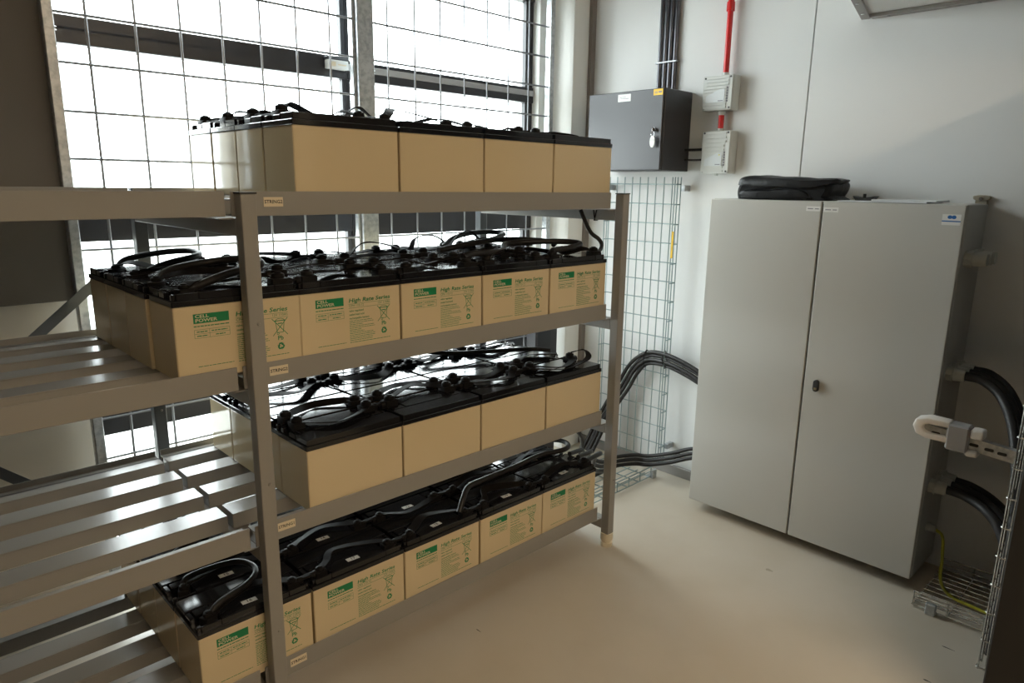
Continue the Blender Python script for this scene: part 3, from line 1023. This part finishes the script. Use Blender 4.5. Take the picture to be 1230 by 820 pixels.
# ------------------------------------------------------------------ black wall cabinet, conduits, detectors
bb = empty('wall_box', (XW, 0.475, 1.633))
tag(bb, 'black metal wall box with key in lock above the wire tray', 'wall box')
wpart('body', MB().box(0.712, XW, 0.246, 0.704, 1.633, 2.015), 'blackbox', bb, bevel=0.003)
dr = wpart('door', MB().box(0.695, 0.710, 0.248, 0.702, 1.635, 2.013), 'blackbox', bb, bevel=0.003)
wpart('white_sticker', MB().box(0.6943, 0.695, 0.438, 0.515, 1.966, 2.000), 'sticker', dr)
wpart('sticker_print', MB().box(0.6938, 0.6943, 0.468, 0.505, 1.985, 1.988).box(0.6938, 0.6943, 0.450, 0.500, 1.978, 1.981), 'ink_grey', dr)
ys_ = wpart('yellow_sticker', MB().box(0.6943, 0.695, 0.252, 0.304, 1.982, 2.010), 'yellow', dr)
wpart('sticker_print', MB().box(0.6938, 0.6943, 0.258, 0.276, 1.992, 2.000).box(0.6938, 0.6943, 0.280, 0.298, 1.990, 1.993).box(0.6938, 0.6943, 0.280, 0.298, 1.996, 1.999), 'brown_trim', dr)
wpart('lock', MB().cyl((0.695, 0.284, 1.825), (0.683, 0.284, 1.825), 0.009, 14), 'steel', dr, smooth=True)
ky = empty('key', (0.684, 0.284, 1.822))
tag(ky, 'small key with white tag hanging in the black box lock', 'key')
wpart('bow', MB().box(0.670, 0.6832, 0.2828, 0.2852, 1.812, 1.833), 'steel', ky, bevel=0.001)
wpart('ring', MB().tube([(0.676, 0.284 + 0.010 * math.cos(a), 1.803 + 0.012 * math.sin(a)) for a in [math.tau * i / 14 for i in range(15)]], 0.0012, 6), 'steel', ky)
wpart('key_tag', MB().prism([(0.284 + 0.014 * math.cos(a), 1.768 + 0.028 * math.sin(a)) for a in [math.tau * i / 18 for i in range(18)]], 'x', 0.674, 0.678), 'sticker', ky)
for k, yy in enumerate((0.439, 0.409, 0.380, 0.351)):
    o = obj('conduit_pipe', MB().cyl((0, 0, 0), (0, 0, 0.985), 0.0115, 14).mesh('conduit_pipe', 'conduit', smooth=True), None, (0.928, yy, 2.0155))
    tag(o, ['leftmost', 'second from left', 'third from left', 'rightmost'][k] + ' dark steel conduit above the black wall box', 'conduit', 'conduits above the black box')
o = obj('conduit_clamp', MB().box(0.912, XW, 0.332, 0.458, 2.165, 2.173).mesh('conduit_clamp', 'galv', 0.002))
tag(o, 'thin steel clamp rail across the four conduits', 'clamp')


def detector(y0, y1, z0, z1, label, led):
    root = empty('detector_box', (XW, (y0 + y1) / 2, z0))
    tag(root, label, 'detector', 'grey detector boxes')
    x0 = 0.872
    wpart('body', MB().box(x0 + 0.006, XW, y0, y1, z0, z1), 'boxgrey', root, bevel=0.003)
    cv = wpart('cover', MB().box(x0, x0 + 0.005, y0 + 0.001, y1 - 0.001, z0 + 0.001, z1 - 0.001), 'boxgrey', root, bevel=0.002)
    rib = MB()
    n = 10
    for i in range(n):
        z = z0 + 0.012 + (z1 - z0 - 0.024) * i / (n - 1)
        rib.box(x0 - 0.005, x0, y0 + (0.028 if i < n - 3 else 0.02), y1 - (0.006 if i < n - 3 else 0.02), z - 0.0045, z + 0.0045)
    wpart('ribs', rib, 'boxgrey', cv)
    wpart('label_plate', MB().prism([(y1 - 0.022, z0 + 0.035), (y0 + 0.036, z0 + 0.035), (y0 + 0.036, z0 + 0.095), (y0 + 0.06, z0 + 0.095), (y1 - 0.022, z0 + 0.065)], 'x', x0 - 0.0065, x0 - 0.004), 'boxlabel', cv)
    wpart('label_print', MB().box(x0 - 0.007, x0 - 0.0065, y0 + 0.042, y0 + 0.068, z0 + 0.040, z0 + 0.044), 'ink_grey', cv)
    sl = MB()
    for i in range(6):
        sl.box(x0 - 0.0032, x0, y0 + 0.022, y0 + 0.030, z0 + 0.036 + i * 0.0115, z0 + 0.044 + i * 0.0115)
    wpart('indicator_row', sl, 'ink_grey', cv)
    for yy in (y0 + 0.012, y1 - 0.012):
        for zz in (z0 + 0.010, z1 - 0.010):
            wpart('screw', MB().cyl((x0, yy, zz), (x0 - 0.002, yy, zz), 0.0045, 10), 'ink', cv)
    if led:
        wpart('led', MB().cyl((x0 - 0.0065, y0 + 0.048, z0 + 0.086), (x0 - 0.009, y0 + 0.048, z0 + 0.086), 0.003, 10), 'led', cv)
    return root


detector(-0.009, 0.146, 1.913, 2.070, 'ribbed grey detector box, upper one under the long red pipe', False)
d2 = detector(-0.018, 0.131, 1.622, 1.820, 'ribbed grey detector box, lower one with yellow light', True)
wpart('gland', MB().cyl((0.905, 0.062, 1.622), (0.905, 0.062, 1.612), 0.010, 12), 'boxgrey', d2, smooth=True)
rp = empty('red_pipe', (0.908, 0.052, 2.070))
tag(rp, 'long red suction pipe rising from the upper detector to the ceiling', 'pipe', 'red suction pipes')
wpart('pipe', MB().cyl((0.908, 0.052, 2.075), (0.908, 0.052, 3.0), 0.0135, 16), 'red', rp, smooth=True)
wpart('coupling', MB().cyl((0.908, 0.052, 2.352), (0.908, 0.052, 2.392), 0.0185, 16), 'red', rp, smooth=True)
wpart('socket', MB().cyl((0.908, 0.052, 2.070), (0.908, 0.052, 2.084), 0.016, 16), 'boxgrey', rp, smooth=True)
rp = empty('red_pipe', (0.908, 0.058, 1.822))
tag(rp, 'short red pipe joining the two grey detector boxes', 'pipe', 'red suction pipes')
wpart('pipe', MB().cyl((0.908, 0.058, 1.820), (0.908, 0.058, 1.913), 0.0130, 16), 'red', rp, smooth=True)
for z0, z1 in ((1.8205, 1.832), (1.893, 1.9125)):
    wpart('socket', MB().cyl((0.908, 0.058, z0), (0.908, 0.058, z1), 0.0165, 16), 'boxgrey', rp, smooth=True)
cable([(0.91, 0.248, 1.738), (0.912, 0.19, 1.737), (0.912, 0.130, 1.738)], 0.007, 'upper short dark cable between black box and lower detector', 'short cables by the detector')
cable([(0.91, 0.248, 1.690), (0.914, 0.19, 1.688), (0.912, 0.128, 1.690)], 0.005, 'lower short dark cable between black box and lower detector', 'short cables by the detector')

# ------------------------------------------------------------------ grey two-door cabinet
CX, CY0, CY1, CZ0, CZ1 = 0.642, -1.074, -0.074, 0.05, 1.509
cab = empty('equipment_cabinet', (0.79, -0.574, CZ0))
tag(cab, 'large light grey two-door equipment cabinet mounted on the right wall', 'cabinet')
wpart('body', MB().box(CX + 0.026, XW, CY0, CY1, CZ0, CZ1), 'cab', cab, bevel=0.003)
wpart('seal', MB().box(CX + 0.018, CX + 0.027, CY0 + 0.012, CY1 - 0.012, CZ0 + 0.012, CZ1 - 0.012), 'cab_dark', cab)
SY = -0.5735
d1 = wpart('door', MB().box(CX, CX + 0.020, SY + 0.004, CY1 - 0.001, CZ0 + 0.002, CZ1 - 0.002), 'cab', cab, bevel=0.003, seg=2)
d2 = wpart('door', MB().box(CX, CX + 0.020, CY0 + 0.001, SY - 0.004, CZ0 + 0.002, CZ1 - 0.002), 'cab', cab, bevel=0.003, seg=2)
wpart('nameplate', MB().box(CX - 0.0008, CX, -0.567, -0.510, 1.468, 1.487), 'sticker', d1)
pr_ = MB()
for (a, b) in ((-0.538, -0.516), (-0.561, -0.545)):
    pr_.box(CX - 0.0012, CX - 0.0008, a, b, 1.4755, 1.4795)
wpart('nameplate_print', pr_, 'ink_grey', d1)
wpart('nameplate', MB().box(CX - 0.0008, CX, -0.638, -0.581, 1.466, 1.485), 'sticker', d2)
pr_ = MB()
for (a, b) in ((-0.609, -0.587), (-0.632, -0.616)):
    pr_.box(CX - 0.0012, CX - 0.0008, a, b, 1.4735, 1.4775)
wpart('nameplate_print', pr_, 'ink_grey', d2)
wpart('logo_sticker', MB().box(CX - 0.0008, CX, -1.062, -1.003, 1.436, 1.474), 'sticker', d2)
lg = MB().box(CX - 0.0013, CX - 0.0008, -1.062, -1.003, 1.4475, 1.4515)
for yy in (-1.027, -1.040):
    lg.prism([(yy + 0.0075 * math.cos(a), 1.464 + 0.0065 * math.sin(a)) for a in [math.tau * i / 16 for i in range(16)]], 'x', CX - 0.0013, CX - 0.0008)
wpart('logo_mark', lg, 'blue', d2)
hl = wpart('lock_handle', MB().prism([(-0.631 + 0.012 * math.cos(a) * (1 if abs(math.cos(a)) > 0 else 1), 0.754 + (0.012 * math.sin(a)) + (0.013 if math.sin(a) > 0 else -0.013)) for a in [math.tau * i / 20 for i in range(20)]], 'x', CX - 0.014, CX), 'ink', d2, bevel=0.002)
hl['label'] = 'black oval lock'
wpart('lock_core', MB().box(CX - 0.016, CX - 0.014, -0.637, -0.625, 0.738, 0.748), 'steel', d2)
for yy in (-1.052, -0.098):
    lug = MB()
    lug.box(0.925, XW, yy - 0.020, yy + 0.020, CZ1 - 0.03, CZ1 + 0.012)
    lug.prism([(yy - 0.028, CZ1 + 0.028), (yy - 0.028, CZ1 + 0.018), (yy - 0.014, CZ1 + 0.010), (yy + 0.014, CZ1 + 0.010), (yy + 0.028, CZ1 + 0.018), (yy + 0.028, CZ1 + 0.028), (yy + 0.01, CZ1 + 0.032), (yy - 0.01, CZ1 + 0.032)], 'x', 0.92, XW)
    lg_ = wpart('mounting_lug', lug, 'zinc', cab, bevel=0.002)
    wpart('lug_screw', MB().cyl((0.92, yy, CZ1 + 0.018), (0.914, yy, CZ1 + 0.018), 0.007, 10), 'steel', lg_)


def gland(x, z, length, r):
    b = MB()
    b.cyl((x, CY0, z), (x, CY0 - length * 0.3, z), r * 1.12, 8)
    b.cyl((x, CY0 - length * 0.3, z), (x, CY0 - length * 0.38, z), r * 1.2, 14)
    b.cyl((x, CY0 - length * 0.38, z), (x, CY0 - length, z), r, 14, r * 0.86)
    wpart('cable_gland', b, 'gland', cab, smooth=True)


for z, ln_ in ((1.315, 0.070), (0.885, 0.060), (0.430, 0.060)):
    for x in (0.725, 0.785, 0.845):
        gland(x, z, ln_, 0.026)
gland(0.775, 0.235, 0.035, 0.016)
for j, (z, zs_) in enumerate(((0.885, (0.885, 0.88, 0.83, 0.72, 0.5, 0.06)), (0.430, (0.430, 0.427, 0.415, 0.395, 0.33, 0.06)))):
    for k, x in enumerate((0.725, 0.785, 0.845)):
        xe = 0.325 + 0.04 * j + 0.08 * k
        cable([(x, CY0 - 0.055, zs_[0]), (x - 0.01, CY0 - 0.12, zs_[1]), (x - 0.06, CY0 - 0.20, zs_[2]), ((x + xe) / 2, CY0 - 0.275, zs_[3]), (xe, -1.411, zs_[4]), (xe, -1.413, zs_[5])], 0.017,
              ['front', 'middle', 'rear'][k] + ' of three thick black cables leaving the cabinet side, ' + ['middle set', 'lower set'][j],
              'thick cables from the cabinet side')
cable([(0.775, CY0 - 0.03, 0.235), (0.772, CY0 - 0.06, 0.215), (0.755, CY0 - 0.075, 0.13), (0.735, CY0 - 0.085, 0.05), (0.70, CY0 - 0.13, 0.018), (0.68, CY0 - 0.22, 0.016), (0.67, CY0 - 0.32, 0.016)], 0.006,
      'thin yellow-green earth wire dropping from the cabinet into the floor tray', mt='yg', name='earth_wire')

# things on top of the cabinet: bag, pliers-like tool, papers
bag = empty('folded_bag', (0.79, -0.38, CZ1))
tag(bag, 'folded black leather bag lying on top of the grey cabinet', 'bag')


def bag_shell(outline, x0, x1, amp, seed, nx=14):
    """outline in (y, z), swept across x with soft ends and shallow wrinkles"""
    rg = random.Random(seed)
    ph = [rg.uniform(0, 6.28) for _ in range(4)]
    ol = [Vector((0, p[0], p[1])) for p in outline]
    pts = spline(ol + [ol[0]], 5)[:-1]
    cy = sum(p.y for p in pts) / len(pts)
    cz = min(p.z for p in pts)
    vs, fs = [], []
    n = len(pts)
    for i in range(nx):
        t = i / (nx - 1)
        e = min(t, 1 - t) / 0.16
        k = 1.0 if e >= 1 else 0.80 + 0.20 * math.sqrt(max(0.0, 1 - (1 - e) ** 2))
        for j, p in enumerate(pts):
            wv = amp * (math.sin(31 * p.y + 9 * t + ph[0]) * 0.5 + math.sin(17 * p.y - 13 * t + ph[1]) * 0.5) * (1 if p.z > 0.012 else 0)
            vs.append((x0 + (x1 - x0) * t + amp * 0.8 * math.sin(70 * p.z + 8 * p.y + ph[2]) * (1 if p.z > 0.008 else 0),
                       cy + (p.y - cy) * (0.5 + 0.5 * k), CZ1 + max(0.0, cz + (p.z - cz) * k + wv)))
    for i in range(nx - 1):
        for j in range(n):
            fs.append((i * n + j, i * n + (j + 1) % n, (i + 1) * n + (j + 1) % n, (i + 1) * n + j))
    fs += [tuple(reversed(range(n))), tuple(range((nx - 1) * n, nx * n))]
    return MB().add(vs, fs)


wpart('bag_body', bag_shell([(-0.178, 0.0), (-0.172, 0.022), (-0.178, 0.052), (-0.20, 0.082), (-0.26, 0.094), (-0.38, 0.088), (-0.50, 0.082), (-0.575, 0.078),
                             (-0.582, 0.050), (-0.570, 0.020), (-0.562, 0.0)], 0.672, 0.90, 0.0035, 3), 'leather', bag, smooth=True)
wpart('flap', bag_shell([(-0.185, 0.058), (-0.20, 0.088), (-0.27, 0.100), (-0.40, 0.094), (-0.52, 0.089), (-0.612, 0.086), (-0.602, 0.070), (-0.55, 0.060), (-0.46, 0.052), (-0.36, 0.056), (-0.27, 0.050)],
                        0.655, 0.80, 0.003, 8), 'leather', bag, smooth=True)
wpart('front_pocket', bag_shell([(-0.205, 0.006), (-0.20, 0.026), (-0.24, 0.040), (-0.36, 0.044), (-0.46, 0.040), (-0.50, 0.022), (-0.49, 0.006)], 0.656, 0.72, 0.003, 21), 'leather', bag, smooth=True)
tl = empty('clip_tool', (0.76, -0.69, CZ1 + 0.0045))
tag(tl, 'small black plastic clip lying on papers beside the bag', 'clip')
wpart('clip_body', MB().prism([(-0.735, CZ1 + 0.022), (-0.722, CZ1 + 0.0045), (-0.662, CZ1 + 0.0045), (-0.650, CZ1 + 0.022), (-0.668, CZ1 + 0.018), (-0.688, CZ1 + 0.015), (-0.715, CZ1 + 0.018)], 'x', 0.735, 0.79), 'ink', tl, bevel=0.002)
wpart('clip_knob', MB().cyl((0.76, -0.688, CZ1 + 0.014), (0.76, -0.688, CZ1 + 0.030), 0.006, 10), 'ink', tl)
for k, (y0, y1, z, rz) in enumerate(((-0.94, -0.62, 0.0, 0.0), (-0.965, -0.745, 0.0045, 0.04))):
    o = obj('paper_sheets', MB().box(-0.10, 0.10, (y0 - y1) / 2, (y1 - y0) / 2, 0, (0.004, 0.006)[k]).mesh('paper_sheets', 'paper'), None, (0.765, (y0 + y1) / 2, CZ1 + z))
    o.rotation_euler = (0, 0, rz)
    tag(o, ['lower white paper sheet lying on the cabinet top', 'upper white paper sheet on cabinet top, reaching further right'][k], 'paper', 'papers on the cabinet')

# ------------------------------------------------------------------ strut with padded end
st = empty('perforated_strut', (0.30, -1.39, 0.74))
tag(st, 'perforated steel strut with white foam padded end sticking out right', 'strut')


def sp_(y, z):
    return z + (y + 1.39) * 0.10
ch = MB()
ya, yb = -1.39, -1.13
for (x0, x1, za, zb_) in ((0.296, 0.299, 0.733, 0.774), (0.299, 0.325, 0.771, 0.774), (0.299, 0.325, 0.733, 0.736)):
    vs = []
    for y in (ya, yb):
        for (x, z) in ((x0, za), (x1, za), (x1, zb_), (x0, zb_)):
            vs.append((x, y, sp_(y, z)))
    ch.add(vs, [(0, 1, 2, 3), (7, 6, 5, 4), (0, 4, 5, 1), (1, 5, 6, 2), (2, 6, 7, 3), (3, 7, 4, 0)])
wpart('channel', ch, 'galv', st)
for y in (-1.352, -1.317, -1.275, -1.165):
    poly = []
    for i in range(16):
        a = math.tau * i / 16
        poly.append((y + 0.005 * math.cos(a) + (0.008 if math.cos(a) > 0 else -0.008), sp_(y, 0.753) + 0.005 * math.sin(a)))
    wpart('slot', MB().prism(poly, 'x', 0.2945, 0.2962), 'ink', st)


def pad(y0, y1, z_up):
    # foam U wrapped round the strut end
    out = MB()
    pth = [(-1.205, 0.028), (-1.14, 0.030), (-1.105, 0.018), (-1.098, -0.006), (-1.110, -0.032), (-1.14, -0.042), (-1.205, -0.042)]
    inn = [(-1.205, 0.008), (-1.145, 0.008), (-1.130, 0.002), (-1.128, -0.008), (-1.135, -0.018), (-1.15, -0.022), (-1.205, -0.022)]
    n = len(pth)
    vs, fs = [], []
    for x in (0.278, 0.330):
        for p_ in pth:
            vs.append((x, p_[0], 0.785 + p_[1] + 0.012))
        for p_ in inn:
            vs.append((x, p_[0], 0.785 + p_[1] + 0.012))
    s = 2 * n
    for i in range(n - 1):
        fs.append((i, i + 1, n + i + 1, n + i))
        fs.append((s + i, s + n + i, s + n + i + 1, s + i + 1))
        fs.append((i, s + i, s + i + 1, i + 1))
        fs.append((n + i, n + i + 1, s + n + i + 1, s + n + i))
    fs.append((0, n, s + n, s))
    fs.append((n - 1, s + n - 1, s + 2 * n - 1, 2 * n - 1))
    return out.add(vs, fs)


wpart('foam_pad', pad(0, 0, 0), 'foam', st, bevel=0.008, smooth=True, seg=3)
wpart('foam_collar', MB().box(0.280, 0.328, -1.300, -1.262, 0.786, 0.818), 'foam', st, bevel=0.008, smooth=True, seg=3)
wpart('foam_collar', MB().box(0.280, 0.328, -1.290, -1.255, 0.726, 0.748), 'foam', st, bevel=0.008, smooth=True, seg=3)
wpart('tape_wrap', MB().box(0.276, 0.332, -1.262, -1.198, 0.735, 0.822), 'tape', st, bevel=0.006)

# ------------------------------------------------------------------ dark cabinet at the right edge and overhead tray
dk = empty('dark_cabinet', (0.45, -1.9, 0.0))
tag(dk, 'near-black tall cabinet at the right edge of the picture', 'cabinet')
wpart('body', MB().box(0.03, 0.90, -2.35, -1.445, 0.02, 2.05), 'black', dk, bevel=0.004)
wpart('door', MB().box(0.008, 0.028, -2.345, -1.447, 0.06, 2.04), 'black', dk, bevel=0.004)
wpart('handle', MB().box(-0.006, 0.008, -1.53, -1.505, 0.95, 1.12), 'ink', dk, bevel=0.004)
wpart('plinth', MB().box(0.05, 0.88, -2.33, -1.46, 0.0, 0.02), 'black', dk)
ov = empty('overhead_unit', (0.70, -1.2, 2.235))
tag(ov, 'grey overhead panel unit with screwed metal edge at top right', 'overhead unit')
C0 = Vector((XW - 0.012, -0.530))
C1 = C0 + Vector((-0.60, -0.15))
wpart('panel', MB().prism([(C0.x, C0.y - 0.004), (C1.x, C1.y - 0.004), (C1.x, -2.4), (C0.x, -2.4)], 'z', 2.246, 2.62), 'wall', ov)
e_ = (C1 - C0).normalized()
n_ = Vector((-e_.y, e_.x))          # towards -Y, under the panel
n_ = n_ if n_.y < 0 else -n_
q_ = [C0, C1, C1 + n_ * 0.034, C0 + n_ * 0.034]
wpart('edge_angle', MB().prism([(p.x, p.y) for p in q_], 'z', 2.234, 2.2455), 'alu', ov, bevel=0.001)
wpart('edge_angle', MB().box(XW - 0.046, XW - 0.004, -2.4, -0.572, 2.232, 2.2455), 'alu', ov, bevel=0.001)
for (x, y) in ((0.918, -0.64), (0.918, -0.95), (0.918, -1.3)):
    wpart('screw', MB().cyl((x, y, 2.232), (x, y, 2.227), 0.006, 10), 'steel', ov)
for t_ in (0.12, 0.30):
    p = C0 + e_ * t_ + n_ * 0.017
    wpart('screw', MB().cyl((p.x, p.y, 2.234), (p.x, p.y, 2.229), 0.006, 10), 'steel', ov)

# ------------------------------------------------------------------ ceiling lamps of the room (behind and above the camera)
for k, (x, y) in enumerate(((-1.75, -3.5), (-0.35, -3.5))):
    lp = empty('ceiling_lamp', (x, y, 2.99))
    tag(lp, ['left long ceiling lamp behind the camera', 'right long ceiling lamp behind the camera'][k], 'lamp')
    wpart('housing', MB().box(x - 0.62, x + 0.62, y - 0.14, y + 0.14, 2.94, 3.0), 'white', lp, bevel=0.004)
    wpart('diffuser', MB().box(x - 0.60, x + 0.60, y - 0.12, y + 0.12, 2.925, 2.94), 'lamp', lp, bevel=0.004)
